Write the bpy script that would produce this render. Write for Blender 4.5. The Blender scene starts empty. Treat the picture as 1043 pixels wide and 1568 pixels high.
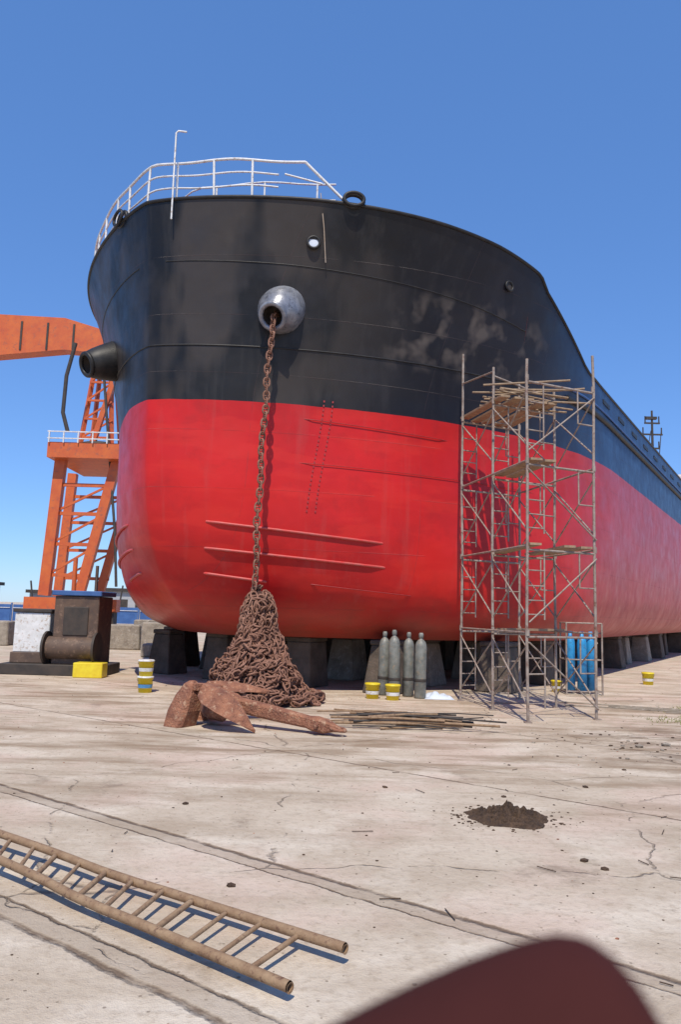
import bpy, bmesh, math, random
from mathutils import Vector, Matrix, noise
random.seed(7)
scene=bpy.context.scene
V=Vector
# ---------------------------------------------------------------- materials
def newmat(name):
    m=bpy.data.materials.new(name); m.use_nodes=True
    nt=m.node_tree; nt.nodes.clear()
    o=nt.nodes.new('ShaderNodeOutputMaterial'); b=nt.nodes.new('ShaderNodeBsdfPrincipled')
    nt.links.new(b.outputs[0],o.inputs[0])
    return m,nt,b
class N:
    def __init__(s,nt): s.nt=nt; s.tc=nt.nodes.new('ShaderNodeTexCoord').outputs['Object']
    def link(s,a,b): s.nt.links.new(a,b)
    def setin(s,sock,v):
        if isinstance(v,bpy.types.NodeSocket): s.link(v,sock)
        else: sock.default_value=v
    def noise(s,scale,detail=4,rough=.55,vec=None,dist=0):
        n=s.nt.nodes.new('ShaderNodeTexNoise'); n.inputs['Scale'].default_value=scale
        n.inputs['Detail'].default_value=detail; n.inputs['Roughness'].default_value=rough
        n.inputs['Distortion'].default_value=dist
        s.link(vec or s.tc,n.inputs['Vector']); return n.outputs['Fac']
    def vor(s,scale,feat='F1',vec=None):
        n=s.nt.nodes.new('ShaderNodeTexVoronoi'); n.feature=feat; n.inputs['Scale'].default_value=scale
        s.link(vec or s.tc,n.inputs['Vector']); return n.outputs['Distance']
    def map(s,scale=(1,1,1),loc=(0,0,0),rot=(0,0,0)):
        n=s.nt.nodes.new('ShaderNodeMapping'); n.inputs['Scale'].default_value=scale
        n.inputs['Location'].default_value=loc; n.inputs['Rotation'].default_value=rot
        s.link(s.tc,n.inputs['Vector']); return n.outputs[0]
    def math(s,op,a,b=0.0,c=0.0):
        n=s.nt.nodes.new('ShaderNodeMath'); n.operation=op
        s.setin(n.inputs[0],a); s.setin(n.inputs[1],b); s.setin(n.inputs[2],c); return n.outputs[0]
    def ramp(s,f,a,b,lo=0.,hi=1.):
        n=s.nt.nodes.new('ShaderNodeMapRange'); n.inputs[1].default_value=a; n.inputs[2].default_value=b
        n.inputs[3].default_value=lo; n.inputs[4].default_value=hi; s.setin(n.inputs[0],f); return n.outputs[0]
    def mix(s,f,a,b):
        n=s.nt.nodes.new('ShaderNodeMix'); n.data_type='RGBA'
        s.setin(n.inputs[0],f)
        for i,v in ((6,a),(7,b)):
            if isinstance(v,bpy.types.NodeSocket): s.link(v,n.inputs[i])
            else: n.inputs[i].default_value=(*v,1) if len(v)==3 else v
        return n.outputs[2]
    def sep(s,vec=None):
        n=s.nt.nodes.new('ShaderNodeSeparateXYZ'); s.link(vec or s.tc,n.inputs[0]); return n.outputs
    def dot(s,v):
        n=s.nt.nodes.new('ShaderNodeVectorMath'); n.operation='DOT_PRODUCT'
        s.link(s.tc,n.inputs[0]); n.inputs[1].default_value=v; return n.outputs['Value']
    def bump(s,bsdf,h,strength=.3,dist=.02):
        n=s.nt.nodes.new('ShaderNodeBump'); n.inputs['Strength'].default_value=strength
        n.inputs['Distance'].default_value=dist; s.link(h,n.inputs['Height']); s.link(n.outputs[0],bsdf.inputs['Normal'])
def simple(name,c1,c2,scale=6,rough=.6,metal=0,bump=.2,bd=.01,c3=None,spec=.5):
    m,nt,b=newmat(name); n=N(nt)
    f=n.ramp(n.noise(scale,5,.65),.35,.65)
    col=n.mix(f,c1,c2)
    if c3: col=n.mix(n.ramp(n.noise(scale*2.3,4,.7),.55,.68),col,c3)
    n.link(col,b.inputs['Base Color']); b.inputs['Roughness'].default_value=rough; b.inputs['Metallic'].default_value=metal
    b.inputs['Specular IOR Level'].default_value=spec
    n.bump(b,n.noise(scale*6,3),bump,bd)
    return m
TH=math.radians(31); A=V((math.sin(TH),math.cos(TH),0)); Nn=V((math.cos(TH),-math.sin(TH),0))
QC=-13.0
# hull paint
def hullmat():
    m,nt,b=newmat('hull_paint'); n=N(nt)
    z=n.sep()[2]; s=n.dot(tuple(A)); h_=n.math('SUBTRACT',n.dot(tuple(Nn)),QC)
    wob=n.math('MULTIPLY',n.math('SUBTRACT',n.noise(1.5,2),.5),.04)
    drop=n.ramp(h_,-1.2,-5.2,0,.55)
    red=n.math('LESS_THAN',n.math('ADD',n.math('ADD',z,drop),wob),6.77)
    big=n.noise(.35,4,.6); mid=n.noise(1.6,5,.65)
    rc=n.mix(n.ramp(big,.35,.65),(.60,.016,.014),(.45,.012,.014))
    rc=n.mix(n.ramp(mid,.5,.75,0,.5),rc,(.34,.012,.015))
    st=n.noise(1.0,5,.6,vec=n.map((3.5,3.5,.22)))
    rc=n.mix(n.ramp(st,.56,.78,0,.35),rc,(.45,.08,.07))
    ln=n.noise(1.0,3,.5,vec=n.map((.5,.5,2.2),(4,9,2)))
    rc=n.mix(n.ramp(ln,.52,.6,0,.35),rc,(.66,.03,.02))
    low=n.ramp(n.math('ADD',z,n.math('MULTIPLY',mid,-.8)),.75,1.9,.6,0)
    rc=n.mix(low,rc,(.26,.12,.07))
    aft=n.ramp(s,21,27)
    rc=n.mix(n.math('MULTIPLY',aft,.55),rc,(.40,.075,.10))  # pink sky sheen on the aft red, put into the base colour
    bc=n.mix(n.ramp(big,.4,.62),(.007,.007,.009),(.016,.0145,.0145))
    bc=n.mix(n.ramp(st,.52,.8,0,.6),bc,(.045,.042,.040))
    pn=n.noise(.55,3,.5,vec=n.map((1,1,.45)))
    patch=n.math('MULTIPLY',n.ramp(pn,.44,.52),n.ramp(s,16.5,14.3))
    bc=n.mix(n.math('MULTIPLY',patch,.75),bc,(.058,.047,.040))
    pn2=n.noise(.8,4,.5,vec=n.map((1,1,.8),(7,1,3)))
    bc=n.mix(n.ramp(pn2,.56,.66,0,.5),bc,(.035,.032,.034))
    bc=n.mix(n.ramp(s,15,18.5,0,.75),bc,(.011,.012,.024))  # sky reflection on the black, painted in as navy
    bc=n.mix(n.ramp(s,19.5,24),bc,(.020,.050,.125))  # bluer further aft, sky sheen carried in the base colour
    # faint painted-over smudges where the name used to be
    mask=n.math('MULTIPLY',n.math('MULTIPLY',n.ramp(s,15.6,16.4),n.ramp(s,20.4,19.2)),n.math('MULTIPLY',n.ramp(z,7.7,8.3),n.ramp(z,9.9,9.3)))
    sm=n.ramp(n.noise(1.9,2,.5),.5,.68,0,.42)
    bc=n.mix(n.math('MULTIPLY',mask,sm),bc,(.22,.18,.15))
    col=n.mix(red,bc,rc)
    def seam(v,per,w):
        f=n.math('FRACT',n.math('DIVIDE',v,per)); d=n.math('ABSOLUTE',n.math('SUBTRACT',f,.5))
        return n.math('LESS_THAN',d,w/per)
    se=n.math('MAXIMUM',seam(z,1.35,.008),seam(s,3.1,.008))
    se=n.math('MULTIPLY',se,n.ramp(mid,.38,.55))
    col=n.mix(n.math('MULTIPLY',se,.22),col,(.09,.05,.05))
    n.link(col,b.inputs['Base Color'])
    n.link(n.ramp(mid,.3,.7,.34,.52),b.inputs['Roughness'])
    b.inputs['Specular IOR Level'].default_value=.32
    h=n.math('ADD',n.math('MULTIPLY',n.noise(.9,2),1.3),n.math('MULTIPLY',n.noise(14,3),.03))
    h=n.math('ADD',h,n.math('MULTIPLY',se,.12))
    n.bump(b,h,.55,.06)
    return m
M={}
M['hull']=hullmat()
M['black']=simple('black_paint',(.012,.012,.013),(.03,.028,.027),4,.5,spec=.35)
M['bosspaint']=simple('hawse_paint',(.15,.155,.18),(.30,.31,.34),4,.32,.3,c3=(.10,.10,.11))
M['redrib']=simple('red_rib',(.55,.04,.035),(.45,.10,.085),5,.5)
M['dkred']=simple('draft_marks',(.26,.02,.02),(.36,.03,.03),9,.5)
M['white']=simple('white_paint',(.75,.75,.74),(.6,.6,.58),5,.45,c3=(.40,.30,.22))
M['rust']=simple('rusty_chain',(.17,.075,.045),(.30,.155,.105),7,.85,bump=.5,c3=(.08,.035,.025))
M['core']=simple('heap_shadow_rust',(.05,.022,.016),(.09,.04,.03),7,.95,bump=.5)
M['arust']=simple('rusty_anchor',(.36,.155,.085),(.19,.075,.045),5,.9,bump=.9,bd=.04,c3=(.44,.27,.17))
M['scaf']=simple('scaffold_steel',(.22,.165,.13),(.36,.30,.25),5,.6,c3=(.17,.075,.045))
M['plank']=simple('bamboo_plank',(.36,.25,.15),(.22,.15,.10),8,.8)
M['cyl']=simple('cylinder_paint',(.24,.245,.22),(.13,.135,.12),5,.5,c3=(.30,.23,.16))
M['bluecyl']=simple('blue_cylinder_paint',(.02,.22,.48),(.03,.28,.56),5,.4,c3=(.05,.14,.25))
M['yellow']=simple('yellow_plastic',(.75,.62,.03),(.68,.5,.02),6,.4)
M['bluepl']=simple('blue_label',(.05,.20,.45),(.1,.3,.5),6,.4)
M['conc']=simple('old_concrete',(.33,.28,.22),(.20,.165,.13),3,.9,bump=.6,bd=.03,c3=(.40,.35,.29))
M['dkconc']=simple('dark_block',(.13,.098,.075),(.07,.055,.042),3,.9,bump=.6,bd=.03)
M['orange']=simple('orange_crane_paint',(.60,.135,.028),(.5,.09,.025),1.5,.5,c3=(.35,.10,.05))
M['dark']=simple('dark_steel',(.03,.025,.022),(.06,.045,.035),3,.7)
M['brown']=simple('brown_machinery',(.07,.045,.035),(.12,.075,.05),3,.7,c3=(.2,.13,.09))
M['ladder']=simple('rusty_pipe',(.22,.13,.07),(.32,.21,.12),9,.75,bump=.5,c3=(.13,.065,.038))
M['dirt']=simple('dirt',(.10,.058,.032),(.045,.026,.016),9,.95,bump=.9,bd=.03)
M['bluefence']=simple('blue_fence',(.03,.09,.26),(.05,.13,.33),2,.6)
M['skin']=simple('shaded_skin',(.060,.017,.015),(.048,.014,.012),40,.9,bump=.1,bd=.0005,spec=.08)  # the finger's shade is put into this dark base colour
M['shed']=simple('shed_wall',(.25,.28,.32),(.4,.4,.4),.5,.8)
M['glass']=simple('dark_glass',(.02,.03,.04),(.03,.04,.05),2,.15)
M['tan']=simple('tan_primer',(.42,.30,.20),(.5,.42,.34),3,.6)
M['pale']=simple('pale_paint',(.50,.56,.66),(.6,.65,.72),3,.6)
M['weed']=simple('dry_weed',(.12,.16,.03),(.25,.22,.07),8,.9)
def groundmat():
    m,nt,b=newmat('concrete_ground'); n=N(nt)
    big=n.noise(.18,4,.6); mid=n.noise(1.1,6,.68,dist=.4); fine=n.noise(14,4,.7); grain=n.noise(90,2,.7)
    c=n.mix(n.ramp(big,.35,.65),(.50,.415,.315),(.58,.49,.385))
    c=n.mix(n.ramp(mid,.42,.68,0,.7),c,(.39,.305,.22))
    c=n.mix(n.ramp(n.noise(.7,5,.65,vec=n.map((1,1,1),(31,7,0))),.5,.60,0,.65),c,(.66,.575,.465))
    c=n.mix(n.ramp(n.noise(.5,4,.6,vec=n.map((1,1,1),(3,17,0))),.5,.62,0,.5),c,(.58,.43,.345))
    c=n.mix(n.ramp(fine,.50,.72,0,.5),c,(.31,.235,.165))
    stk=n.noise(1.0,6,.68,vec=n.map((.35,1.6,1),(0,0,0),(0,0,.2)))
    sp=n.sep(); x=sp[0]; y=sp[1]; zone=n.math('MULTIPLY',n.ramp(y,6.5,11,.2,1),n.ramp(y,24,17,.4,1))
    c=n.mix(n.math('MULTIPLY',n.ramp(stk,.47,.62,0,.8),zone),c,(.25,.175,.11))
    # muddy area to the right, in front of the scaffold
    mz=n.math('MULTIPLY',n.math('MULTIPLY',n.ramp(x,3.2,5.2),n.ramp(y,8.8,10.5)),n.ramp(y,16,13.5))
    c=n.mix(n.math('MULTIPLY',mz,n.ramp(n.noise(1.4,6,.7,vec=n.map((.7,1.5,1),(2,2,0))),.46,.58,0,.75)),c,(.17,.115,.075))
    c=n.mix(n.ramp(n.noise(.9,6,.7,vec=n.map((1,1,1),(11,5,0))),.60,.69,0,.55),c,(.20,.15,.11))
    c=n.mix(n.ramp(n.noise(4,5,.75,vec=n.map((1,1,1),(1,25,0))),.62,.70,0,.5),c,(.22,.16,.11))
    c=n.mix(n.math('MULTIPLY',n.math('LESS_THAN',n.vor(9),.09),.6),c,(.14,.10,.07))
    warp=nt.nodes.new('ShaderNodeVectorMath'); warp.operation='MULTIPLY_ADD'
    nn=nt.nodes.new('ShaderNodeTexNoise'); nn.inputs['Scale'].default_value=1.6; nn.inputs['Detail'].default_value=5; n.link(n.tc,nn.inputs['Vector'])
    n.link(nn.outputs['Color'],warp.inputs[0]); warp.inputs[1].default_value=(.5,.5,0); n.link(n.tc,warp.inputs[2])
    cr=n.vor(.26,'DISTANCE_TO_EDGE',warp.outputs[0])
    crk=n.ramp(cr,.0006,.0035,1,0)
    crk=n.math('MULTIPLY',crk,n.ramp(mid,.46,.54))
    c=n.mix(n.math('MULTIPLY',crk,.5),c,(.16,.115,.08))
    d=n.math('ADD',n.dot((.6,.8,0)),n.math('MULTIPLY',n.math('SUBTRACT',n.noise(3,6,.7),.5),.11))
    jt=None
    for pos,w in ((4.87,.022),(4.70,.008),(3.12,.012),(2.93,.024),(8.6,.015),(12.6,.015)):
        k=n.ramp(n.math('ABSOLUTE',n.math('SUBTRACT',d,pos)),w*.5,w*1.6,1,0)
        jt=k if jt is None else n.math('MAXIMUM',jt,k)
    jt=n.math('MULTIPLY',jt,n.ramp(n.noise(2.1,4,.7),.36,.52,.35,1))
    strip=n.math('MULTIPLY',n.math('GREATER_THAN',d,4.70),n.math('LESS_THAN',d,4.87))
    strip2=n.math('MULTIPLY',n.math('GREATER_THAN',d,2.93),n.math('LESS_THAN',d,3.12))
    c=n.mix(n.math('MULTIPLY',n.math('MAXIMUM',strip,strip2),.45),c,(.31,.24,.175))
    c=n.mix(n.math('MULTIPLY',jt,.85),c,(.13,.085,.055))
    n.link(c,b.inputs['Base Color']); b.inputs['Roughness'].default_value=.95
    b.inputs['Specular IOR Level'].default_value=.12
    h=n.math('ADD',n.math('MULTIPLY',fine,.5),n.math('MULTIPLY',grain,.2))
    h=n.math('ADD',h,n.math('MULTIPLY',mid,1.0))
    h=n.math('SUBTRACT',h,n.math('MULTIPLY',n.math('MAXIMUM',jt,crk),.8))
    n.bump(b,h,.8,.035)
    return m
M['ground']=groundmat()
# ---------------------------------------------------------------- mesh builder
class MB:
    def __init__(s,name,mats,smooth=True,parent=None):
        s.name=name; s.v=[]; s.f=[]; s.mi=[]; s.sm=[]; s.mats=mats; s.smooth=smooth; s.parent=parent
    def add(s,vs,fs,mi=0,sm=None):
        o=len(s.v); s.v+= [tuple(v) for v in vs]
        for f in fs: s.f.append([i+o for i in f]); s.mi.append(mi); s.sm.append(s.smooth if sm is None else sm)
    def tube(s,pts,r,mi=0,n=8,cap=True,closed=False):
        pts=[V(p) for p in pts]; m=len(pts); vs=[]; up=None
        rr=r if isinstance(r,(list,tuple)) else [r]*m
        for i,p in enumerate(pts):
            if closed: t=(pts[(i+1)%m]-pts[i-1])
            else: t=(pts[min(i+1,m-1)]-pts[max(i-1,0)])
            t=t.normalized() if t.length>0 else V((0,0,1))
            if up is None: up=V((0,0,1)) if abs(t.z)<.9 else V((1,0,0))
            x=t.cross(up)
            if x.length<1e-4: x=t.orthogonal()
            x.normalize(); y=x.cross(t).normalized(); up=y
            for k in range(n):
                a=2*math.pi*k/n; vs.append(p+(x*math.cos(a)+y*math.sin(a))*rr[i])
        fs=[]
        for i in range(m if closed else m-1):
            j=(i+1)%m
            for k in range(n):
                k2=(k+1)%n; fs.append((i*n+k,i*n+k2,j*n+k2,j*n+k))
        s.add(vs,fs,mi,True)
        if cap and not closed:
            s.add(vs[:n],[tuple(range(n))[::-1]],mi,False); s.add(vs[-n:],[tuple(range(n))],mi,False)
    def box(s,c,size,mi=0,rot=None,taper=1.0):
        c=V(c); vs=[]
        for z in (-1,1):
            k=taper if z>0 else 1
            for x,y in ((-1,-1),(1,-1),(1,1),(-1,1)):
                p=V((x*size[0]/2*k,y*size[1]/2*k,z*size[2]/2))
                if rot is not None: p=rot@p
                vs.append(c+p)
        s.add(vs,[(3,2,1,0),(4,5,6,7),(0,1,5,4),(1,2,6,5),(2,3,7,6),(3,0,4,7)],mi,False)
    def beam(s,a,b,w,h,mi=0):
        a=V(a);b=V(b);d=(b-a); x=d.normalized(); y=V((0,0,1)).cross(x)
        if y.length<1e-3: y=V((0,1,0))
        y.normalize(); z=x.cross(y)
        R=Matrix((x,y,z)).transposed(); s.box((a+b)/2,(d.length,w,h),mi,R)
    def lathe(s,origin,axis,prof,mi=0,n=24):
        axis=V(axis).normalized(); x=axis.orthogonal().normalized(); y=axis.cross(x); o=V(origin); vs=[];fs=[]
        for (r,h) in prof:
            for k in range(n):
                a=2*math.pi*k/n; vs.append(o+axis*h+(x*math.cos(a)+y*math.sin(a))*r)
        for i in range(len(prof)-1):
            for k in range(n):
                k2=(k+1)%n; fs.append((i*n+k,i*n+k2,(i+1)*n+k2,(i+1)*n+k))
        s.add(vs,fs,mi,True)
    def build(s):
        me=bpy.data.meshes.new(s.name); me.from_pydata(s.v,[],s.f)
        for m in s.mats: me.materials.append(M[m])
        me.polygons.foreach_set('material_index',s.mi); me.polygons.foreach_set('use_smooth',s.sm); me.update()
        o=bpy.data.objects.new(s.name,me); scene.collection.objects.link(o)
        if s.parent: o.parent=s.parent
        return o
def empty(name):
    o=bpy.data.objects.new(name,None); scene.collection.objects.link(o); return o
# ---------------------------------------------------------------- ship
ship=empty('cargo_ship')
KZ=[1.3,1.6,2.2,3.2,4.5,6.7,9.0,11.8]
KS=[16.0,15.0,14.0,13.25,12.9,12.75,12.62,12.3]
KL=[8.5,9.5,11.0,12.5,13.5,14.0,11.5,8.0]
KB=[6.65,7.1,7.45,7.65,7.75,7.8,7.8,7.8]
def interp(K,z):
    z=min(max(z,KZ[0]),KZ[-1])
    for i in range(len(KZ)-1):
        if z<=KZ[i+1]: break
    def tan(i):
        if i==0: return (K[1]-K[0])/(KZ[1]-KZ[0])
        if i==len(KZ)-1: return (K[i]-K[i-1])/(KZ[i]-KZ[i-1])
        return .5*((K[i+1]-K[i])/(KZ[i+1]-KZ[i])+(K[i]-K[i-1])/(KZ[i]-KZ[i-1]))
    h=KZ[i+1]-KZ[i]; t=(z-KZ[i])/h
    return (2*t**3-3*t*t+1)*K[i]+(t**3-2*t*t+t)*h*tan(i)+(-2*t**3+3*t*t)*K[i+1]+(t**3-t*t)*h*tan(i+1)
EM,EN=2.3,1.3
def local(tau,z):
    s=interp(KS,z)+interp(KL,z)*tau
    h=interp(KB,z)*(1-(1-min(tau,1))**EM)**(1/EN)
    return s,h
def W(s,h,z,side=1): p=A*s+Nn*(QC+side*h); return V((p.x,p.y,z))
def by_h(h,z,side=1):
    b=interp(KB,z); tau=1-max(0,1-(min(abs(h),b*.9999)/b)**EN)**(1/EM)
    s,hh=local(tau,z); return W(s,hh,z,1 if h*side>=0 else -1)
def by_s(s,z,side=1):
    tau=(s-interp(KS,z))/interp(KL,z)
    if tau>=1: return W(s,interp(KB,z),z,side)
    tau=max(tau,0); s2,h=local(tau,z); return W(s2,h,z,side)
ZTK=[(12.0,11.46),(14,11.34),(16,11.16),(17.5,11.0),(19.2,10.76),(19.45,10.5),(20.3,10.15),(22.4,9.3),(22.9,9.18),(24.4,9.15)]
def zt(s):
    if s<=12: return ZTK[0][1]
    for (a,x),(b,y) in zip(ZTK,ZTK[1:]):
        if s<=b: return x+(y-x)*(s-a)/(b-a)
    return 9.15
ZB=1.3; SA=78.0
NT=110; NA=26; NR=56
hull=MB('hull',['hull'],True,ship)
def column(c,side,v):
    if c<=NT: tau=(c/NT)**1.5
    else: tau=None; w=(c-NT)/NA
    z=6.0
    for _ in range(10):
        if tau is not None: s=interp(KS,z)+interp(KL,z)*tau
        else:
            se=interp(KS,z)+interp(KL,z); s=se+(SA-se)*w**1.7
        z=.5*z+.5*(ZB+(zt(s)-ZB)*v) if _>3 else ZB+(zt(s)-ZB)*v
    if tau is not None: s,h=local(tau,z)
    else: h=interp(KB,z)
    return W(s,h,z,side)
rows=[(r/NR)**1.35 for r in range(NR+1)]
cols=[(-1,c) for c in range(NT+NA,0,-1)]+[(1,c) for c in range(0,NT+NA+1)]
vs=[];NC=len(cols)
for v in rows:
    for sd,c in cols: vs.append(column(c,sd,v))
fs=[]
for r in range(NR):
    for c in range(NC-1): fs.append((r*NC+c,r*NC+c+1,(r+1)*NC+c+1,(r+1)*NC+c))
hull.add(vs,fs)
mid=NT+NA
bt=[]
for k in range(NT+NA):
    a,b=mid-k,mid+k; a2,b2=mid-k-1,mid+k+1
    bt.append((a,b,b2,a2) if k else (a,b2,a2))
hull.add(vs[:NC],[f[::-1] for f in bt],0,False)
tr=[]
for r in range(NR): tr.append((r*NC,(r+1)*NC,(r+1)*NC+NC-1,r*NC+NC-1))
hull.add(vs,tr,0,False)
hull.build()
dk=MB('deck',['dkred'],False,ship); dv=[]
ss=[12.6+i*.4 for i in range(17)]+[19.2,20.6,21.5,22.9,30,50,SA]
for s in ss:
    z=zt(s)-.95 if s<19.1 else min(zt(s)-.3,9.09) 
    for sd in (-1,1):
        p=by_s(s,z,sd); dv.append(p)
dk.add(dv,[(2*i,2*i+1,2*i+3,2*i+2) for i in range(len(ss)-1)]); dk.build()
trim=MB('hull_trim',['black','bluefence','white','redrib','dkred'],True,ship)
for side in (-1,1):
    top=[column(c,side,1.0) for c in range(0,NT+NA+1)]
    trim.tube([p+V((0,0,.02)) for p in top],.045,0,8)
    bead=[];bead2=[]
    for i in range(70):
        s=12.62+(i/69)**1.6*9.9
        bead.append(by_s(s,8.05,side)); s2=min(s,19.1); bead2.append(by_s(s2,zt(s2)-1.4,side))
    trim.tube(bead,.022,0,6); trim.tube(bead2[:60],.016,0,6)
    for z,r,mi in ((8.15,.085,0),(8.42,.035,1)):
        trim.tube([by_s(s,z,side)+Nn*side*.03 for s in [21.5,22.5,23.5,25,27,30,40,60,SA]],r,mi,8)
    for k in range(22):
        s=25+k*2.4; p=by_s(s,8.78,side)+Nn*side*.012
        trim.beam(p-A*.45,p+A*.45,.03,.13,0)
trim.build()
ribs=MB('bow_ribs',['redrib','dkred'],True,ship)
def rib(h0,h1,z0,z1,r=.045,mi=0):
    pts=[]
    for i in range(41):
        t=i/40; h=h0+(h1-h0)*t; z=z0+(z1-z0)*t
        p=by_h(h,z); q=by_h(h+.02,z); tn=(q-p).normalized(); nn=V((tn.y,-tn.x,0)); 
        if nn.y>0: nn=-nn
        k=min(1,min(t,1-t)*12); pts.append(p+nn*(.05*k-.02))
    ribs.tube(pts,r,mi,6)
for sd in (1,-1):
    rib(1.25*sd,4.4*sd,3.95,3.62,.035); rib(1.15*sd,4.4*sd,3.35,3.05,.035); rib(1.0*sd,2.2*sd,2.78,2.62,.035)
rib(3.0,4.8,2.6,2.4,.012,1)
rib(3.0,5.5,6.45,6.3,.010,1); rib(2.9,6.9,5.4,5.3,.008,1)
for k in range(26):
    z=6.9-k*.105
    for off in (0,.15):
        h=3.42+off-.012*k
        p=by_h(h,z); ribs.box(p,(.035,.03,.045),1)
ribs.build()
for sd in (1,-1):
    hp=MB('hawse_pipe',['bosspaint' if sd>0 else 'black','dark'],True,ship)
    c=by_h(2.75*sd,8.88 if sd>0 else 8.5); out=(Nn*sd*.25-A*.95).normalized()
    d=(out*.75+V((0,0,-.55))+(-A*.1)).normalized() if sd>0 else (out*.85+V((0,0,-.3))).normalized()
    prof=[(.56,-.5),(.55,-.1),(.53,.06),(.48,.2),(.41,.32),(.34,.40),(.31,.46)]
    if sd<0: prof=[(.56,-.5),(.54,.0),(.48,.3),(.42,.55),(.35,.75),(.31,.8)]
    hp.lathe(c,d,prof,0,32)
    e=prof[-1][1]
    ring=[]
    x=d.orthogonal().normalized(); y=d.cross(x)
    for k in range(32):
        a=2*math.pi*k/32; ring.append(c+d*(e+.02)+(x*math.cos(a)+y*math.sin(a))*.29)
    hp.tube(ring,.06,0,10,closed=True)
    hp.lathe(c,d,[(.25,e+.02),(.23,e-.35),(.0,e-.36)],1,24)
    hp.build()
    if sd>0: mouth=c+d*(e-.02)
ch=MB('mooring_chocks',['black','pale','dark'],True,ship)
def chock(h,r=.22,dz=.2):
    p=by_h(h,11.2)
    sv=p.dot(A); p.z=zt(sv)+dz
    q=by_h(h+.1,11.2); t=(q-by_h(h,11.2)).normalized()
    n=V((t.y,-t.x,0)).normalized()
    pts=[p+(t*math.cos(a)*1.15+V((0,0,1))*math.sin(a)*.8)*r for a in [2*math.pi*k/24 for k in range(24)]]
    ch.tube(pts,.05,0,8,closed=True)
    ch.tube([q_+n*.12 for q_ in pts],.04,0,8,closed=True)
chock(4.4,.2,.12); chock(-1.25,.22,.12)
def hole(h,z,r,mi):
    p=by_h(h,z); q=by_h(h+.1,z); t=(q-p).normalized(); n=V((t.y,-t.x,0)).normalized()
    if n.y>0:n=-n
    pts=[p+n*.03+(t*math.cos(a)+V((0,0,1))*math.sin(a))*r for a in [2*math.pi*k/20 for k in range(20)]]
    ch.tube(pts,.03,0,8,closed=True)
    ch.add([x_-n*.01 for x_ in pts],[tuple(range(20))],mi,False)
hole(3.55,10.45,.14,1); hole(6.9,10.25,.12,2)  # first disc is coloured pale to stand for sky showing through
ch.build()
rp=MB('mooring_rope',['tan'],True,ship)
p0=by_h(3.72,11.0)+V((.03,-.08,.55)); p1=by_h(3.72,10.0)+V((.0,-.1,0))
rp.tube([p0,(p0+p1)/2+V((.02,-.03,0)),p1],.012,0,6); rp.build()
rl=MB('bow_railing',['white'],True,ship)
path=[-6.9+i/59*(6.9+3.4) for i in range(60)]
def rp_(h,dz,wob=0):
    p=by_h(h,11.2); sv=p.dot(A); inn=A*.12
    return V((p.x+inn.x,p.y+inn.y,zt(sv)+dz+wob*.03*math.sin(h*3.1+dz*2)))
H=1.02
for dz,r in ((H,.032),(H*.68,.022),(H*.36,.022)):
    rl.tube([rp_(h,dz,1) for h in path if dz>H*.9 or h<3.0],r,0,8)
for i in range(12):
    h=-6.9+i*(6.9+2.3)/11+random.uniform(-.06,.06)
    rl.tube([rp_(h,-.1),rp_(h+random.uniform(-.05,.05),H)],.03,0,8)
e=rp_(3.4,H,1); rl.tube([e,rp_(4.3,.02)],.035,0,8)
e2=rp_(3.0,H*.68); rl.tube([e2,rp_(3.75,H*.5)],.022,0,8)
for dz in (H+.25,H*.85,H*.5):
    rl.tube([rp_(h,dz,1)+A*1.6 for h in [-5.5+k*.4 for k in range(23)]],.022,0,6)
for k in range(8): rl.tube([rp_(-5.5+k*1.2,-.2)+A*1.6,rp_(-5.5+k*1.2,H+.25)+A*1.6],.026,0,6)
b0=V((-4.12,16.95,10.9))
rl.tube([b0,b0+V((0,0,2.15)),b0+V((.05,0,2.2)),b0+V((.25,0,2.18))],.022,0,6)
rl.build()
Rs=Matrix((A,-Nn,V((0,0,1)))).transposed()
hs_=MB('aft_deckhouse',['white','glass'],False,ship)
def sbox(s,h,z,sz,mi=0): hs_.box(W(s,h,z),sz,mi,Rs)
sbox(68,5.0,11.0,(9,2.9,4.0)); sbox(68,5.1,13.1,(8,3.3,.18)); sbox(69,-2,12.3,(8,9,6.3)); sbox(63.97,-2,14.3,(.06,8,.8),1)
for k in range(4): sbox(65+k*1.8,6.46,11.6,(.6,.06,.6),1)
hs_.build()
ms=MB('radar_mast',['dark'],True,ship)
mb=W(63,3.35,9); ms.tube([mb,mb+V((0,0,9.2))],[.16,.08],0,8)
for zz,l in ((8.2,1.2),(7.3,1.6),(6.2,1.1)):
    ms.beam(mb+V((-l/2,0,zz)),mb+V((l/2,0,zz)),.1,.12); 
    for k in (-1,1): ms.tube([mb+V((k*l*.45,0,zz)),mb+V((k*l*.45,0,zz+.55))],.05,0,6)
ms.beam(mb+V((-.5,0,8.6)),mb+V((.35,0,8.6)),.3,.2); ms.beam(mb+V((.4,0,4.4)),mb+V((.7,0,7.6)),.05,.05); ms.beam(mb+V((-.7,0,4.4)),mb+V((-.1,0,7.6)),.05,.05)
ms.build()
hc=MB('hatch_coaming',['bluefence'],False,ship)
hc.box(W(42,0,9.5),(34,11,.4),0,Rs); hc.build()
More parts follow.
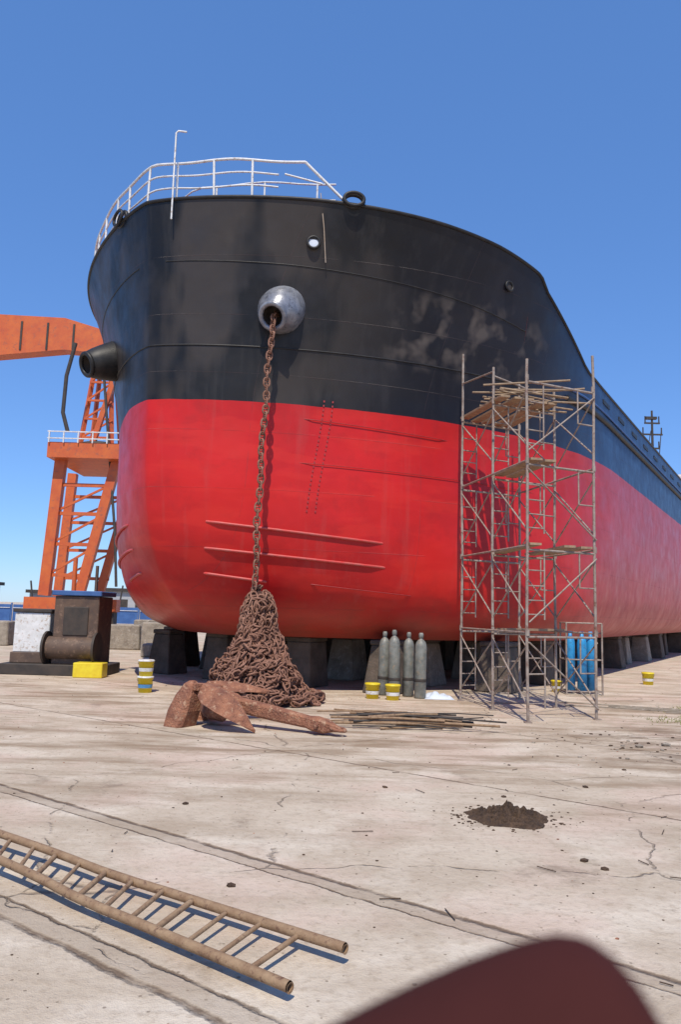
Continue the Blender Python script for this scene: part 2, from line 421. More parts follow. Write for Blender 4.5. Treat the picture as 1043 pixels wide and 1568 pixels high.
# ---------------------------------------------------------------- anchor chain
def link(mb,c,d,up,L=.115,w=.068,r=.021,n=12,m=5,mi=0,stud=True):
    d=V(d).normalized(); s=d.cross(V(up))
    if s.length<1e-3: s=d.orthogonal()
    s.normalize(); pts=[]
    for k in range(n):
        a=2*math.pi*k/n; ca,sa=math.cos(a),math.sin(a)
        pts.append(V(c)+d*(L*math.copysign(abs(ca)**.8,ca))+s*(w*math.copysign(abs(sa)**.8,sa)))
    mb.tube(pts,r,mi,m,closed=True)
    if stud: mb.tube([V(c)-s*w,V(c)+s*w],r*.7,mi,m,cap=False)
def resample(pts,st):
    out=[pts[0].copy()]; acc=0
    for a,b in zip(pts,pts[1:]):
        L=(b-a).length; 
        while acc+L>=st:
            a=a+(b-a).normalized()*(st-acc); out.append(a.copy()); L=(b-a).length; acc=0
        acc+=L
    return out
chn=MB('anchor_chain',['rust'],True)
top=V(mouth)+V((0,0,-.02)); bot=V((-1.83,16.95,2.3))
pts=[top+V((.12,.45,.3)),top]; n=46
for k in range(1,n+1):
    t=k/n; p=top.lerp(bot,t); p.x+=math.sin(t*math.pi)*-.04+ .02*math.sin(t*23); p.y-=.10*math.sin(t*math.pi); pts.append(p)
rs=resample(pts,.158)
for i in range(len(rs)-1):
    d=rs[i+1]-rs[i]; ang=(i%2)*math.pi/2+.5+.25*math.sin(i*.35)
    link(chn,(rs[i]+rs[i+1])/2,d,(math.cos(ang),math.sin(ang),0),.108,.068,.022,14,6)
chn.build()
hp=MB('chain_heap',['rust','core'],True)
PR=[(0,1.28),(.25,1.14),(.5,.95),(.8,.74),(1.1,.55),(1.35,.42),(1.7,.34),(2.05,.30),(2.3,.24),(2.45,.10)]
def prad(z):
    for (a,ra),(b,rb) in zip(PR,PR[1:]):
        if z<=b: return ra+(rb-ra)*(z-a)/(b-a)
    return .05
pc=V((-1.72,17.05,0))
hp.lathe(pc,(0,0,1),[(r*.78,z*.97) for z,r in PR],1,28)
rg=random.gauss
for st in range(120):
    a=random.uniform(0,2*math.pi) if st%3 else random.uniform(math.pi,2*math.pi)
    zlo=random.uniform(0.03,1.3); zhi=min(2.4,zlo+random.uniform(.4,1.6))
    tw=random.uniform(-1.6,1.6); P=[]
    nn=40; dep=random.uniform(.84,1.06); ph=random.uniform(0,6)
    for k in range(nn):
        t=k/(nn-1); z=zlo+(zhi-zlo)*(1-t)+.08*math.sin(t*12+ph)
        z=max(.04,z); aa=a+tw*t+.3*math.sin(t*9+st)
        r=prad(z)*dep*(1+.07*math.sin(7*t+st))
        P.append(pc+V((math.cos(aa)*r,math.sin(aa)*r*.9,z)))
    rs=resample(P,.165)
    for i in range(len(rs)-1):
        d=rs[i+1]-rs[i]; up=V((rg(0,1),rg(0,1),rg(0,1))); d=d.normalized()+V((rg(0,.35),rg(0,.35),rg(0,.3)))
        link(hp,(rs[i]+rs[i+1])/2+V((rg(0,.012),rg(0,.012),rg(0,.012))),d,up,.112,.072,.024,8,4,stud=i%2==0)
for st in range(14):
    a=random.uniform(-2.9,.2); R=random.uniform(.85,1.35); P=[]
    for k in range(30):
        t=k/29; aa=a+t*1.4; P.append(pc+V((math.cos(aa)*R*(1+.1*math.sin(t*11)),math.sin(aa)*R*.85,.05+.16*abs(math.sin(t*9+st)))))
    rs=resample(P,.165)
    for i in range(len(rs)-1): link(hp,(rs[i]+rs[i+1])/2,rs[i+1]-rs[i],(rg(0,1),rg(0,1),rg(0,1)),.112,.07,.024,8,4)
P=[pc+V((.6+.05*k,-.35+.1*math.sin(k*.8),.06+.06*(k%3==0))) for k in range(16)]
for i in range(15): link(hp,P[i],V((1,.3*math.sin(i),.2*math.cos(i*2))),(0,rg(0,1),1),.112,.07,.026,10,5)
hp.build()
# ---------------------------------------------------------------- anchor (stockless, lying on its side)
an=MB('ship_anchor',['arust'],False)
sh0=V((-1.95,13.7,.40)); sh1=V((.0,12.78,.12))
def section_loft(mb,secs,mi=0,ex=.45):
    vs=[];n=8
    for (p,x,y,w,h) in secs:
        for k in range(n):
            a=2*math.pi*(k+.5)/n; ca,sa=math.cos(a),math.sin(a)
            vs.append(V(p)+V(x)*(w/2*math.copysign(abs(ca)**ex,ca))+V(y)*(h/2*math.copysign(abs(sa)**ex,sa)))
    fs=[]
    for i in range(len(secs)-1):
        for k in range(n): fs.append((i*n+k,i*n+(k+1)%n,(i+1)*n+(k+1)%n,(i+1)*n+k))
    fs.append(tuple(range(n))[::-1]); m=len(secs)-1; fs.append(tuple(m*n+k for k in range(n)))
    mb.add(vs,fs,mi,False)
dS=(sh1-sh0).normalized(); sx=dS.cross(V((0,0,1))).normalized(); sy=sx.cross(dS)
section_loft(an,[(sh0.lerp(sh1,t),sx,sy,w,h) for t,w,h in ((-.08,.26,.34),(.1,.28,.34),(.16,.20,.25),(.5,.19,.24),(.78,.17,.20),(.84,.26,.24),(.93,.26,.22),(1.0,.14,.12),(1.06,.06,.06))])
# crown block across the shank
hx=V((.35,-.93,.03)).normalized()
section_loft(an,[(V((-2.12,13.75,.36))+hx*t,dS,V((0,0,1)),w,h) for t,w,h in ((-.72,.22,.26),(-.62,.34,.44),(-.2,.44,.58),(.2,.44,.58),(.55,.34,.46),(.66,.22,.28))],0,.35)
def plate(pts,th,nrm):
    nrm=V(nrm).normalized()*th/2; k=len(pts)
    vs=[V(p)+nrm for p in pts]+[V(p)-nrm for p in pts]
    fs=[tuple(range(k)),tuple(range(2*k-1,k-1,-1))]+[(i,(i+1)%k,k+(i+1)%k,k+i)[::-1] for i in range(k)]
    an.add(vs,fs,0,False)
def quad_plate(base,tip,side,wid,th,bend=.08):
    # spade shaped fluke with a raised spine
    base=V(base);tip=V(tip);sd_=V(side).normalized();d=tip-base;nn=d.normalized().cross(sd_).normalized()
    if nn.z<0: nn=-nn
    sec=[]
    prof=[(0,.55),(.12,.95),(.38,1.0),(.62,.78),(.82,.42),(1,.05)]
    vs=[];fs=[]
    for t,w in prof:
        c=base+d*t+nn*bend*math.sin(t*math.pi); hw=wid*w/2
        vs+=[c-sd_*hw,c+nn*th*.9*(1-.6*t),c+sd_*hw,c-nn*th*.5*(1-.5*t)]
    m=len(prof)
    for i in range(m-1):
        for k in range(4): fs.append((4*i+k,4*i+(k+1)%4,4*(i+1)+(k+1)%4,4*(i+1)+k))
    fs+= [(3,2,1,0),(4*m-4,4*m-3,4*m-2,4*m-1)]
    an.add(vs,fs,0,False)
quad_plate((-2.25,13.22,.62),(-1.28,12.80,.02),(.25,.75,.5),.56,.16,.10)      # fluke lying toward the viewer
quad_plate((-2.32,14.25,.55),(-1.2,14.35,.48),(.1,1,.25),.5,.15,.06)           # far fluke
section_loft(an,[(V((-2.62,13.42,0))+V((.18*t,-.02*t,.74*t)),V((.85,-.5,0)),V((.5,.85,0)),w,h) for t,w,h in ((0,.42,.5),(.35,.46,.46),(.7,.36,.36),(.95,.2,.22),(1.02,.08,.1))],0,.35)  # tripping palm standing up
section_loft(an,[(V((-2.45,14.25,0))+V((.1*t,0,.62*t)),V((1,0,0)),V((0,1,0)),w,h) for t,w,h in ((0,.38,.4),(.5,.36,.36),(1,.14,.2))],0,.35)
an.beam((-2.45,13.35,.66),(-2.0,13.65,.62),.24,.12)
an.tube([sh1+sx*.10*math.cos(a)+dS*.13*math.sin(a)+dS*.06 for a in [k*math.pi/7 for k in range(14)]],.03,0,6,closed=True)
an.tube([sh0.lerp(sh1,.88)+sx*t for t in (-.2,.2)],.04,0,8)
ao=an.build()
bv=ao.modifiers.new('b','BEVEL'); bv.width=.014; bv.segments=2; bv.limit_method='ANGLE'
# ---------------------------------------------------------------- scaffold
sc=MB('scaffold_tower',['scaf','plank'],True)
C=V((3.65,14.95,0)); Bp=V((3.34,16.75,0)); Ap=V((2.92,18.4,0)); Wv=V((1.55,.72,0))
E=C+Wv; D=Bp+Wv; Fp=Ap+Wv
LV=1.68; rT=.03
tops={'C':7.1,'B':7.5,'A':8.35,'E':7.45,'D':7.2,'F':7.9}
for k,p in (('C',C),('B',Bp),('A',Ap),('E',E),('D',D),('F',Fp)):
    zt_=tops[k]; P=[p+V((random.uniform(-.02,.02),random.uniform(-.02,.02),z)) for z in (0,LV,2*LV,3*LV,4*LV)]+[p+V((0,0,zt_))]
    sc.tube(P,rT,0,8); sc.box(p+V((0,0,.01)),(.14,.14,.02),0)
    for l in range(1,5): sc.tube([p+V((0,0,l*LV-.06)),p+V((0,0,l*LV+.06))],.038,0,8)
for p,q in ((C,E),(Bp,D),(Ap,Fp)):
    w=(q-p)
    for l in range(4):
        z=l*LV; top_=z+LV-.08
        sc.tube([p+V((0,0,top_)),q+V((0,0,top_))],.025,0,6)
        for a in (.24,.76):
            sc.tube([p+w*a+V((0,0,z+.9 if a>.5 else z+.25)),p+w*a+V((0,0,top_))],.017,0,6)
        sc.tube([p+V((0,0,z+.9)),p+w*.24+V((0,0,z+.9))],.016,0,6); sc.tube([p+w*.76+V((0,0,z+.9)),q+V((0,0,z+.9))],.016,0,6)
        for zz in (z+.35,z+.62,z+1.2):  sc.tube([p+V((0,0,zz)),p+w*.24+V((0,0,zz))],.014,0,6)
for p,q in ((C,Bp),(Bp,Ap),(E,D),(D,Fp)):
    for l in range(4):
        z=l*LV
        sc.tube([p+V((0,0,z+.3)),q+V((0,0,z+1.5))],.017,0,6); sc.tube([p+V((.02,0,z+1.5)),q+V((.02,0,z+.3))],.017,0,6)
for l in (0,1,2,3):
    sc.tube([C+V((.02,-.04,l*LV+.2)),E+V((.02,-.04,l*LV+1.5))] if l%2 else [C+V((.02,-.04,l*LV+1.5)),E+V((.02,-.04,l*LV+.2))],.016,0,6)
for l in (1,2,3):
    sc.tube([C+V((0,0,l*LV)),Ap+V((0,0,l*LV))],.022,0,6); sc.tube([E+V((0,0,l*LV)),Fp+V((0,0,l*LV))],.022,0,6)
def plank(p,q,w,z,mi=1):
    p=V(p)+V((0,0,z)); q=V(q)+V((0,0,z+random.uniform(-.04,.06))); sc.beam(p,q,w,.045,mi)
for k in range(5): plank(Bp-(Ap-Bp)*.25+Wv*(.06+.19*k+random.uniform(-.03,.03)),Ap+(Ap-Bp)*.1+Wv*(.08+.18*k),.22,4*LV+.02+.012*(k%3))
for k in (0,1): plank(C+Wv*(.12+.2*k)-V((0,.1,0)),Bp+Wv*(.1+.2*k)+V((0,.1,0)),.24,3*LV+.03)
for k in (0,2,3): plank(C+Wv*(.1+.25*k)-V((0,.1,0)),Bp+Wv*(.1+.25*k)+V((0,.1,0)),.24,2*LV+.03)
plank(Bp+Wv*.1,Bp+Wv*1.1,.25,LV+.02)
for k in range(11):
    a=Bp+V((random.uniform(-.6,.2),random.uniform(-.8,1.2),4*LV+random.uniform(.06,.35))); b=a+V((random.uniform(1.5,2.4),random.uniform(-.3,.9),random.uniform(-.2,.3)))
    sc.tube([a,b],.022,1,6)
sc.tube([Ap+V((0,0,7.6)),Bp+V((0,0,7.4))],.02,0,6); sc.tube([Bp+V((0,0,7.3)),D+V((0,0,7.0))],.02,0,6)
sc.build()
# ---------------------------------------------------------------- gas cylinders, buckets
def gas(x,y,h,r,mat,lean=(0,0)):
    g=MB('gas_cylinder',[mat,'dark'],True)
    ax=V((lean[0],lean[1],1)).normalized()
    b=h-.22
    g.lathe((x,y,0),ax,[(0,.03),(r*.85,.0),(r,.03),(r,b-.12),(r*.96,b-.05),(r*.8,b+.03),(r*.5,b+.08),(r*.32,b+.10),(r*.32,b+.13)],0,24)
    g.lathe((x,y,0),ax,[(r*.30,b+.12),(r*.42,b+.13),(r*.42,b+.21),(r*.3,b+.25),(0,b+.25)],0,16)
    g.lathe((x,y,0),ax,[(r*1.03,.38),(r*1.06,.40),(r*1.06,.43),(r*1.03,.45)],1,24)
    return g.build()
gas(1.15,19.15,1.5,.135,'cyl',(.02,.02)); gas(1.40,18.8,1.55,.135,'cyl',(-.01,.02)); gas(1.75,19.0,1.5,.13,'cyl'); gas(2.0,18.65,1.5,.14,'cyl',(.01,.03))
def bucket(x,y,layers=1,s=1.0,z0=0):
    g=MB('paint_bucket',['yellow','white','bluepl','dark'],True); z=0
    for k in range(layers):
        hh=.33*s
        g.lathe((x,y,z),(0,0,1),[(0,.01),(.135*s,0),(.16*s,hh*.9),(.17*s,hh*.9),(.17*s,hh)],0,24)
        g.lathe((x,y,z),(0,0,1),[(.172*s,hh*.93),(.175*s,hh*1.0),(.15*s,hh*1.03),(0,hh*1.02)],0 if layers==1 else 1,24)
        g.lathe((x,y,z),(0,0,1),[(.1455*s,hh*.3),(.1545*s,hh*.52)],2 if (k==0 and layers>1) else 1,24)
        g.tube([(x+.17*s*math.cos(a),y-.02+.17*s*math.sin(a)*-.4,z+hh*.85-.1*math.sin(a)) for a in [math.pi*q/10 for q in range(11)]],.006,3,5)
        z+=hh*1.03
    return g.build()
bucket(.86,18.35,1,1.05); bucket(1.32,18.15,1,1.05); bucket(-4.42,18.3,2,1.1); bucket(9.65,24.3,1,1.1); bucket(5.95,21.2,1,.9)
rk=MB('gas_cylinder_rack',['bluecyl','scaf','dark'],True)
for x,y in ((6.22,20.85),(6.5,20.75),(6.78,20.9)):
    r=.125;b=1.35; rk.lathe((x,y,.08),(0,0,1),[(0,0),(r,.02),(r,b-.1),(r*.8,b+.02),(r*.4,b+.08),(r*.4,b+.2),(0,b+.2)],0,20)
for x in (6.03,6.97):
    for y in (20.55,21.1): rk.tube([(x,y,0),(x,y,1.85)],.025,1,6)
    for z in (.08,.9,1.6,1.85): rk.tube([(x,20.55,z),(x,21.1,z)],.02,1,6)
for z in (.08,.9,1.85):
    for y in (20.55,21.1): rk.tube([(6.03,y,z),(6.97,y,z)],.02,1,6)
rk.build()
rd=MB('steel_rod_pile',['dark','ladder'],True)
for k in range(34):
    a=random.gauss(.0,.25) ; c=V((1.35+random.gauss(0,.3),14.3+random.gauss(0,.32),.03+.012*k*.4)); L=random.uniform(.5,1.3)
    d=V((math.cos(a),math.sin(a)-.12,0)); rd.tube([c-d*L,c+d*.1+V((0,0,.02)),c+d*L],random.choice([.012,.016,.024]),k%3==0,6)
rd.build()
bg=MB('plastic_sheet',['pale'],True)
vs=[];nx=14
for i in range(nx):
    for j in range(nx):
        x=(i/(nx-1)-.5)*.7;y=(j/(nx-1)-.5)*.45; r=max(0,1-((x/.35)**2+(y/.22)**2))
        vs.append((2.45+x,18.7+y,.005+.2*r**.6*(.6+.8*noise.noise(V((x*9,y*9,1))))))
bg.add(vs,[(i*nx+j,(i+1)*nx+j,(i+1)*nx+j+1,i*nx+j+1) for i in range(nx-1) for j in range(nx-1)]); bg.build()
# ---------------------------------------------------------------- keel blocks
kb=MB('keel_blocks',['conc','dkconc'],False)
def kblock(s,h,sz,mi,tp=.72,zt_=1.3):
    p=W(s,h,0); kb.box(V((p.x,p.y,(zt_-.13)/2)),(sz[0],sz[1],zt_-.13),mi,Rs,tp)
    kb.box(V((p.x,p.y,zt_-.065)),(sz[0]*tp*1.08,sz[1]*tp*1.08,.126),1,Rs)
for i,s in enumerate([17.6,20.2,23.2,26.4,29.6,33,36.5,40,44,48,53,58,64,70]):
    for h in (-5.6,-3.4,-1.0,1.4,3.8,5.9):
        if s<18 and abs(h)>4.2: continue
        kblock(s+random.uniform(-.3,.3),h+random.uniform(-.2,.2),(random.uniform(.8,1.1),random.uniform(.85,1.2)),random.choice([0,1,1]),random.uniform(.68,.85))
kbo=kb.build(); bv=kbo.modifiers.new('b','BEVEL'); bv.width=.03
cb=MB('concrete_blocks',['conc','dkconc'],False)
for x,y,w,h in ((-11.5,36,1.6,1.0),(-9.7,35.6,1.5,1.1),(-8.0,35.2,1.3,1.25),(-8.8,38,2.0,1.3),(-13.6,37,1.8,.9),(-16,36,2,1.1),(-19,38,2,1.2),(-7.2,31,.9,.5),(0.5,40,2,1),(4,42,2,1.1),(-3,38,2,1),(-1.2,30,1.3,.8)):
    cb.box((x,y,h/2),(w,1.1,h),0,Matrix.Rotation(random.uniform(-.2,.2),3,'Z'),.97)
cbo=cb.build(); bv=cbo.modifiers.new('b','BEVEL'); bv.width=.05
# ---------------------------------------------------------------- foreground ladder
ld=MB('steel_ladder',['ladder'],True)
a0,a1=V((-2.68,6.53,.13)),V((.10,4.68,.09)); b0,b1=V((-2.42,5.93,.12)),V((-.19,4.25,.07))
ua=(a1-a0).normalized()
a0=a0-ua*1.6; b0=b0-(b1-b0).normalized()*1.6
def wav(p,q,r):
    P=[];n=14
    for i in range(n+1):
        t=i/n; P.append(p.lerp(q,t)+V((0,0,.014*math.sin(t*7)))+V((.006*math.sin(i*2.1),.009*math.sin(i*1.3),0)))
    ld.tube(P,r,0,12,cap=False)
    d=(q-p).normalized(); ld.lathe(q,d,[(r,0),(r*.8,.0),(r*.75,-.15),(0,-.16)],0,12)
wav(a0,a1,.030); wav(b0,b1,.030)
La=(a1-a0).length
k=.34
while k<La-.3:
    pa=a0+(a1-a0)*(k/La); pb=b0+(b1-b0).normalized()*min((b1-b0).length-.05,(k-.06)*(b1-b0).length/La+.05+random.uniform(-.02,.02))
    ld.tube([pa-V((0,0,.005)),pb-V((0,0,.005))],random.choice([.014,.016,.019]),0,8); k+=.285+random.uniform(-.02,.02)
ld.build()
# ---------------------------------------------------------------- dirt pile, debris, weeds
dp=MB('dirt_pile',['dirt'],False); nx=60; vs=[]
for i in range(nx):
    for j in range(nx):
        x=(i/(nx-1)-.5)*1.2; y=(j/(nx-1)-.5)*1.0
        ang=math.atan2(y/.32,x/.42); rr=math.hypot(x/.42,y/.32)/(1+.35*noise.noise(V((math.cos(ang)*1.6,math.sin(ang)*1.6,3))))
        hgt=max(0,1-rr)**.8*.15; hgt*=(.7+.9*noise.noise(V((x*14,y*14,0)))+.5*noise.noise(V((x*40,y*40,0))))
        hgt+= .02*noise.noise(V((x*45,y*45,5))) if rr<1 else 0
        vs.append((1.75+x,8.0+y,hgt-(.004 if rr<1.0 else .03)+.004))
dp.add(vs,[(i*nx+j,(i+1)*nx+j,(i+1)*nx+j+1,i*nx+j+1) for i in range(nx-1) for j in range(nx-1)])
def clod(mb,x,y,r,mi=0):
    vs=[];
    bm=bmesh.new(); bmesh.ops.create_icosphere(bm,subdivisions=1,radius=r)
    s=random.uniform(0,99)
    for v in bm.verts: 
        k=1+.5*noise.noise(v.co/r*1.3+V((s,0,0))); vs.append(V((x,y,r*.25))+V((v.co.x*k*1.2,v.co.y*k,v.co.z*k*.55)))
    fs=[[v.index for v in f.verts] for f in bm.faces]; bm.free(); mb.add(vs,fs,mi,False)
for k in range(260):
    a=random.uniform(0,6.28); R=abs(random.gauss(.45,.22)); clod(dp,1.75+math.cos(a)*R*.95,8.0+math.sin(a)*R*.6,random.uniform(.003,.017))
dp.build()
db=MB('gravel_debris',['dirt','conc','arust'],False)
for k in range(900):
    y=3.6+18*random.random()**.8; x=random.uniform(-.5,.52)*y
    clod(db,x,y,random.choice([.004,.005,.006,.008,.012]),random.choice([0,0,0,1,1,2]))
for k in range(160):
    clod(db,random.gauss(5.2,1.1),random.gauss(12.4,1.0),random.choice([.01,.015,.02,.03]),random.choice([0,0,1]))
for (x,y,r) in ((-.72,5.9,.03),(-1.5,8.2,.03),(1.9,8.9,.03),(3.0,9.5,.035),(2.1,6.7,.035),(2.2,6.5,.03),(.6,9.2,.03),(4.8,12.5,.06),(5.3,12.7,.07),(5.6,12.6,.06)): clod(db,x,y,r,0 if x<4 else 1)
for k in range(22):
    x=random.uniform(-2,4);y=random.uniform(4.5,12);a=random.uniform(0,3.1);L=random.uniform(.04,.2)
    db.tube([(x,y,.01),(x+math.cos(a)*L,y+math.sin(a)*L,.012)],.004,0,5)
for k in range(7):
    x=5.0+random.uniform(0,3);y=17+random.uniform(-1.2,1.6); db.tube([(x,y,.03),(x+3,y-.9+random.uniform(-.3,.3),.03)],.016,1,5)
db.build()
wd=MB('weeds',['weed'],False)
for k in range(900):
    c=random.choice(((7.2,15.8,.5),(9.5,16.5,.6),(8.2,17.6,.4))); x=random.gauss(c[0],c[2]);y=random.gauss(c[1],.3);h=random.uniform(.02,.07);a=random.uniform(0,6.28)
    wd.add([(x,y,0),(x+.02*math.cos(a),y+.02*math.sin(a),0),(x+random.gauss(0,.05),y+random.gauss(0,.05),h)],[(0,1,2)])
wd.build()
# ---------------------------------------------------------------- portal crane
cr=MB('portal_crane',['orange','dark','white'],False)
# near frame
cr.beam((-17.0,45,2.4),(-16.6,45,10.4),.5,.6,0)
cr.beam((-15.0,45,2.4),(-13.3,45,10.4),.42,.55,0)
# far frame
cr.beam((-18.0,50,2.4),(-17.6,50,10.4),.45,.55,0)
cr.beam((-15.4,50,2.4),(-13.9,50,9.0),.42,.5,0); cr.beam((-13.9,50,9.0),(-14.2,50,10.4),.42,.5,0)
for yy,xa,xb in ((45,-16.9,-14.6),(50,-17.9,-15.0)):
    for k,z in enumerate((3.6,5.4,7.2,8.9)):
        e=(z-2.4)/8*1.6
        cr.beam((xa,yy,z),(xb+e*.8,yy,z),.16,.2,0)
        if k<3: cr.beam((xa,yy,z),(xb+e*.8+.3,yy,z+1.8),.12,.12,0)
    cr.box((-17,yy,1.9),(2.0,.9,.8),0); cr.box((-14.9,yy,1.9),(1.6,.9,.8),0)
    for x0 in (-17,-15.0):
        cr.box((x0,yy,1.0),(1.5,.8,1.0),1)
        for dx in (-.45,.45): cr.tube([(x0+dx,yy-.5,.4),(x0+dx,yy+.5,.4)],.38,1,14)
cr.box((-14.9,47.3,10.8),(4.4,6.6,.9),0); cr.box((-14.9,43.9,11.45),(4.4,.08,.06),2); cr.box((-14.9,43.9,11.85),(4.4,.08,.06),2)
for k in range(6): cr.box((-17.0+k*.84,43.9,11.55),(.07,.07,.7),2)
cr.lathe((-15.0,47,11.2),(0,0,1),[(1.3,0),(1.3,.5),(1.0,.6)],1,24)
for x in (-15.9,-14.0):
    for yy in (46,48): cr.beam((x,yy,11.5),(x*.3+-15.0*.7,yy*.3+47*.7,19),.22,.22,0)
for k in range(6):
    z=12+k*1.15; f=(z-11.5)/7.5*.7
    xa,xb=-15.9+.9*f,-14.0-1.0*f
    cr.beam((xa,46,z),(xb,46,z),.12,.12,0); cr.beam((xa,46,z),(xb,46,z+1.1),.1,.1,0)
# boom : tapered box girder with a bracing stay
def tbeam(a,b,w,h0,h1,mi=0):
    a=V(a);b=V(b); vs=[]
    for p,h in ((a,h0),(b,h1)):
        for yy,zz in ((-w/2,-h/2),(w/2,-h/2),(w/2,h/2),(-w/2,h/2)): vs.append(p+V((0,yy,zz)))
    cr.add(vs,[(0,1,2,3)[::-1],(4,5,6,7),(0,1,5,4),(1,2,6,5),(2,3,7,6),(3,0,4,7)],mi,False)
tbeam((-24,46,18.0),(-17.2,46,18.3),1.0,3.0,2.0); tbeam((-17.2,46,18.3),(-13.2,46,17.6),1.0,2.0,1.1)
for k in range(5): cr.box((-23+k*1.6,45.47,18.1),(.12,.05,2.0-.1*k),1)
cr.beam((-13.6,46,17.6),(-15.2,46,11.4),.3,.3,0)
cr.tube([(-15.9,44,17.2),(-16.3,44,15.2),(-16.35,44,13),(-16.0,44,11.9)],.12,1,8)
cr.tube([(-14.9,46,17),(-13.0,44.5,6.0),(-12.6,44,3)],.08,1,6)
cr.build()
fn=MB('fence',['bluefence','white'],False)
for k in range(26):
    x=-75+k*2.9; fn.box((x,70+.12*k,1.0),(2.7,.08,1.5),0); fn.box((x+1.45,70+.12*k,.95),(.12,.12,1.9),0)
    fn.box((x,69.9+.12*k,1.45),(2.7,.04,.05),1)
fn.build()
sd_=MB('distant_sheds',['shed','dark','conc'],False)
for x,y,w,h in ((-62,120,16,4.5),(-44,130,12,3.5),(-33,125,8,4.0),(-20,122,6,3.0),(-80,125,14,6)):
    sd_.box((x,y,h/2),(w,8,h),0); sd_.box((x,y,h+.25),(w+1,9,.5),1)
    for k in range(int(w/2.5)): sd_.box((x-w/2+1.3+k*2.4,y-4.02,h*.55),(1.2,.08,1.2),1)
for k in range(9):
    x=-70+k*6.2; sd_.beam((x,116,0),(x+random.uniform(-1,1),116,random.uniform(4,6)),.2,.2,1)
sd_.build()
jk=MB('yard_winch',['brown','orange','white','yellow','bluefence','dark'],False)
cx,cy=-7.9,22.6
jk.box((cx,cy,.15),(2.9,1.7,.3),5)
jk.box((cx+.55,cy,1.25),(1.25,1.3,1.9),0); jk.box((cx+.55,cy,2.28),(1.4,1.45,.14),4)
jk.box((cx+.55,cy-.66,1.5),(.7,.04,.8),5)
jk.box((cx-.75,cy+.1,1.15),(1.0,1.1,1.1),2); jk.box((cx-.75,cy+.1,1.76),(1.1,1.2,.1),5); jk.box((cx-.75,cy+.1,.45),(1.1,1.2,.3),0)
jk.tube([(cx-.2,cy-.55,.75),(cx+1.1,cy-.55,.75)],.32,0,18)
for x in (cx-.25,cx+1.15): jk.tube([(x-.03,cy-.55,.75),(x+.03,cy-.55,.75)],.46,5,20)
jk.box((cx+1.15,cy-1.0,.2),(.8,.5,.4),3)
jk.tube([(cx+.2,cy,2.3),(cx+.2,cy,3.3)],.07,1,8); jk.tube([(cx+.85,cy,2.3),(cx+.85,cy,3.1)],.05,0,8)
jo=jk.build(); bv=jo.modifiers.new('b','BEVEL'); bv.width=.02; bv.limit_method='ANGLE'
g=MB('ground',['ground'],False); S=3000
g.add([(-S,-S,0),(S,-S,0),(S,S,0),(-S,S,0)],[(0,1,2,3)]); g.build()
# ---------------------------------------------------------------- photographer hand
def skinobj(name,verts,edges,radii,mat,sub=2):
    me=bpy.data.meshes.new(name); me.from_pydata(verts,edges,[]); o=bpy.data.objects.new(name,me); scene.collection.objects.link(o)
    me.materials.append(M[mat])
    sk=o.modifiers.new('s','SKIN'); 
    for i,r in enumerate(radii): me.skin_vertices[0].data[i].radius=(r,r)
    me.skin_vertices[0].data[0].use_root=True; sk.use_smooth_shade=True
    ss_=o.modifiers.new('u','SUBSURF'); ss_.levels=sub; ss_.render_levels=sub
    return o
T=V((.0175,.0488,1.9712))
hand=empty('hand')
vs=[];ed=[];ra=[]
def chain_(pts,rr,attach=None):
    st=len(vs)
    for p,r in zip(pts,rr): vs.append(tuple(p)); ra.append(r)
    for i in range(len(pts)-1): ed.append((st+i,st+i+1))
    if attach is not None: ed.append((attach,st))
    return st
palm=V((-.085,.030,1.885))
chain_([palm,palm+V((-.012,-.012,-.04)),palm+V((-.03,-.03,-.12))],[.030,.030,.027])
f1=[palm+V((.022,.010,.024)),palm+V((.048,.017,.050)),T+V((-.027,-.002,-.0130)),T+V((-.010,0,-.0040)),T,T+V((.0036,.0003,.0010))]
chain_(f1,[.0125,.0115,.0112,.0112,.0110,.0097],0)
for k in range(3):
    b=palm+V((.020+.004*k,.004,.004-.019*k))
    chain_([b,b+V((.035-.004*k,.018,.0)),b+V((.048-.005*k,-.004,-.006)),b+V((.032,-.018,-.008))],[.0105,.0095,.0088,.0078],0)
chain_([palm+V((-.002,-.02,.028)),palm+V((.022,-.034,.045)),palm+V((.045,-.037,.052))],[.0125,.0108,.0095],0)
ho=skinobj('palm_and_fingers',vs,ed,ra,'skin'); ho.parent=hand
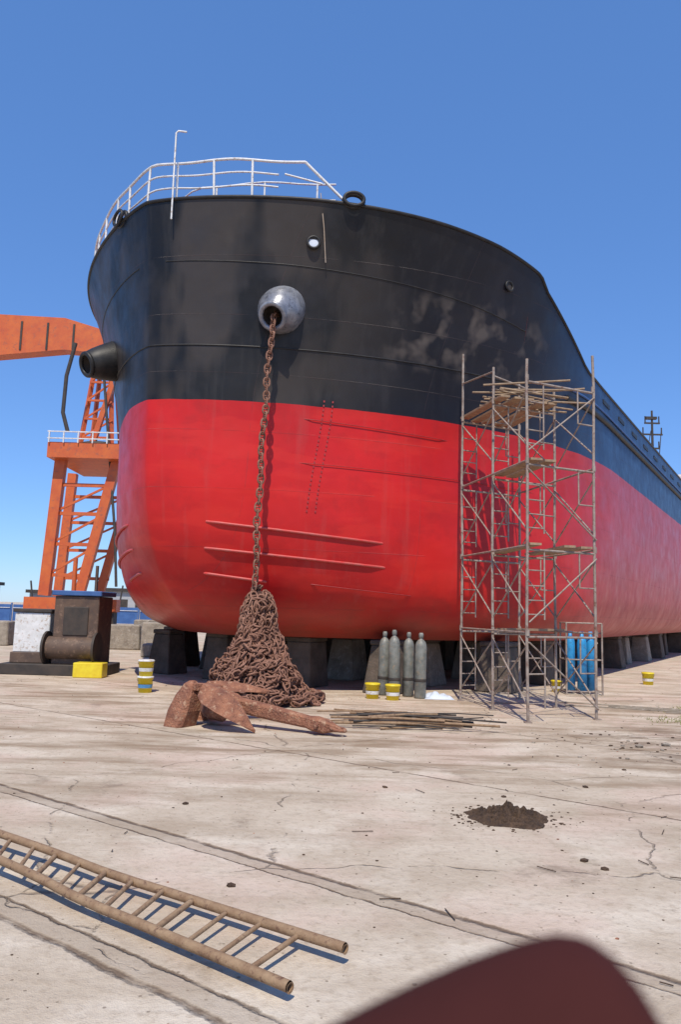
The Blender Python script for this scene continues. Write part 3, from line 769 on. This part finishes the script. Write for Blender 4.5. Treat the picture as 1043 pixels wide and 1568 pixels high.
# ---------------------------------------------------------------- light, sky, camera
w=bpy.data.worlds.new('World'); scene.world=w; w.use_nodes=True; nt=w.node_tree; nt.nodes.clear()
o=nt.nodes.new('ShaderNodeOutputWorld'); bgn=nt.nodes.new('ShaderNodeBackground'); sky=nt.nodes.new('ShaderNodeTexSky')
sky.sky_type='NISHITA'; sky.sun_disc=False
EL=math.radians(57); AZ=math.radians(184)
sky.sun_elevation=EL; sky.sun_rotation=AZ; sky.air_density=1.0; sky.dust_density=.1; sky.ozone_density=3.0; sky.altitude=300
tint=nt.nodes.new('ShaderNodeMix'); tint.data_type='RGBA'; tint.blend_type='MULTIPLY'; tint.inputs[0].default_value=1
tint.inputs[7].default_value=(1.0,1.25,1.6,1)
flat=nt.nodes.new('ShaderNodeMix'); flat.data_type='RGBA'; flat.inputs[0].default_value=.5
flat.inputs[7].default_value=(.75,1.95,4.9,1)
nt.links.new(sky.outputs[0],tint.inputs[6]); nt.links.new(tint.outputs[2],flat.inputs[6])
bgn.inputs[1].default_value=.13
nt.links.new(flat.outputs[2],bgn.inputs[0]); nt.links.new(bgn.outputs[0],o.inputs[0])
sl=bpy.data.lights.new('sun','SUN'); sl.energy=4.5; sl.angle=math.radians(.5); sl.color=(1,.92,.79)
so=bpy.data.objects.new('sun',sl); scene.collection.objects.link(so)
sd=V((math.sin(AZ)*math.cos(EL),math.cos(AZ)*math.cos(EL),math.sin(EL)))
so.rotation_euler=sd.to_track_quat('Z','Y').to_euler(); so.location=sd*50
cd=bpy.data.cameras.new('camera'); co=bpy.data.objects.new('camera',cd); scene.collection.objects.link(co); scene.camera=co
cd.sensor_fit='VERTICAL'; cd.sensor_height=36; cd.lens=36*1184/1568; cd.clip_start=.005; cd.clip_end=8000
p=math.radians(7.27); r=math.radians(1.6)
F=V((0,math.cos(p),math.sin(p))); R=V((1,0,0)); U=V((0,-math.sin(p),math.cos(p)))
c_,s_=math.cos(r),math.sin(r)
Rx=R*c_+U*s_; Ux=-R*s_+U*c_
co.matrix_world=Matrix(((Rx.x,Ux.x,-F.x,0),(Rx.y,Ux.y,-F.y,0),(Rx.z,Ux.z,-F.z,2.0),(0,0,0,1)))
cd.dof.use_dof=True; cd.dof.focus_distance=18; cd.dof.aperture_fstop=28
scene.view_settings.view_transform='Standard'; scene.view_settings.look='None'; scene.view_settings.exposure=0
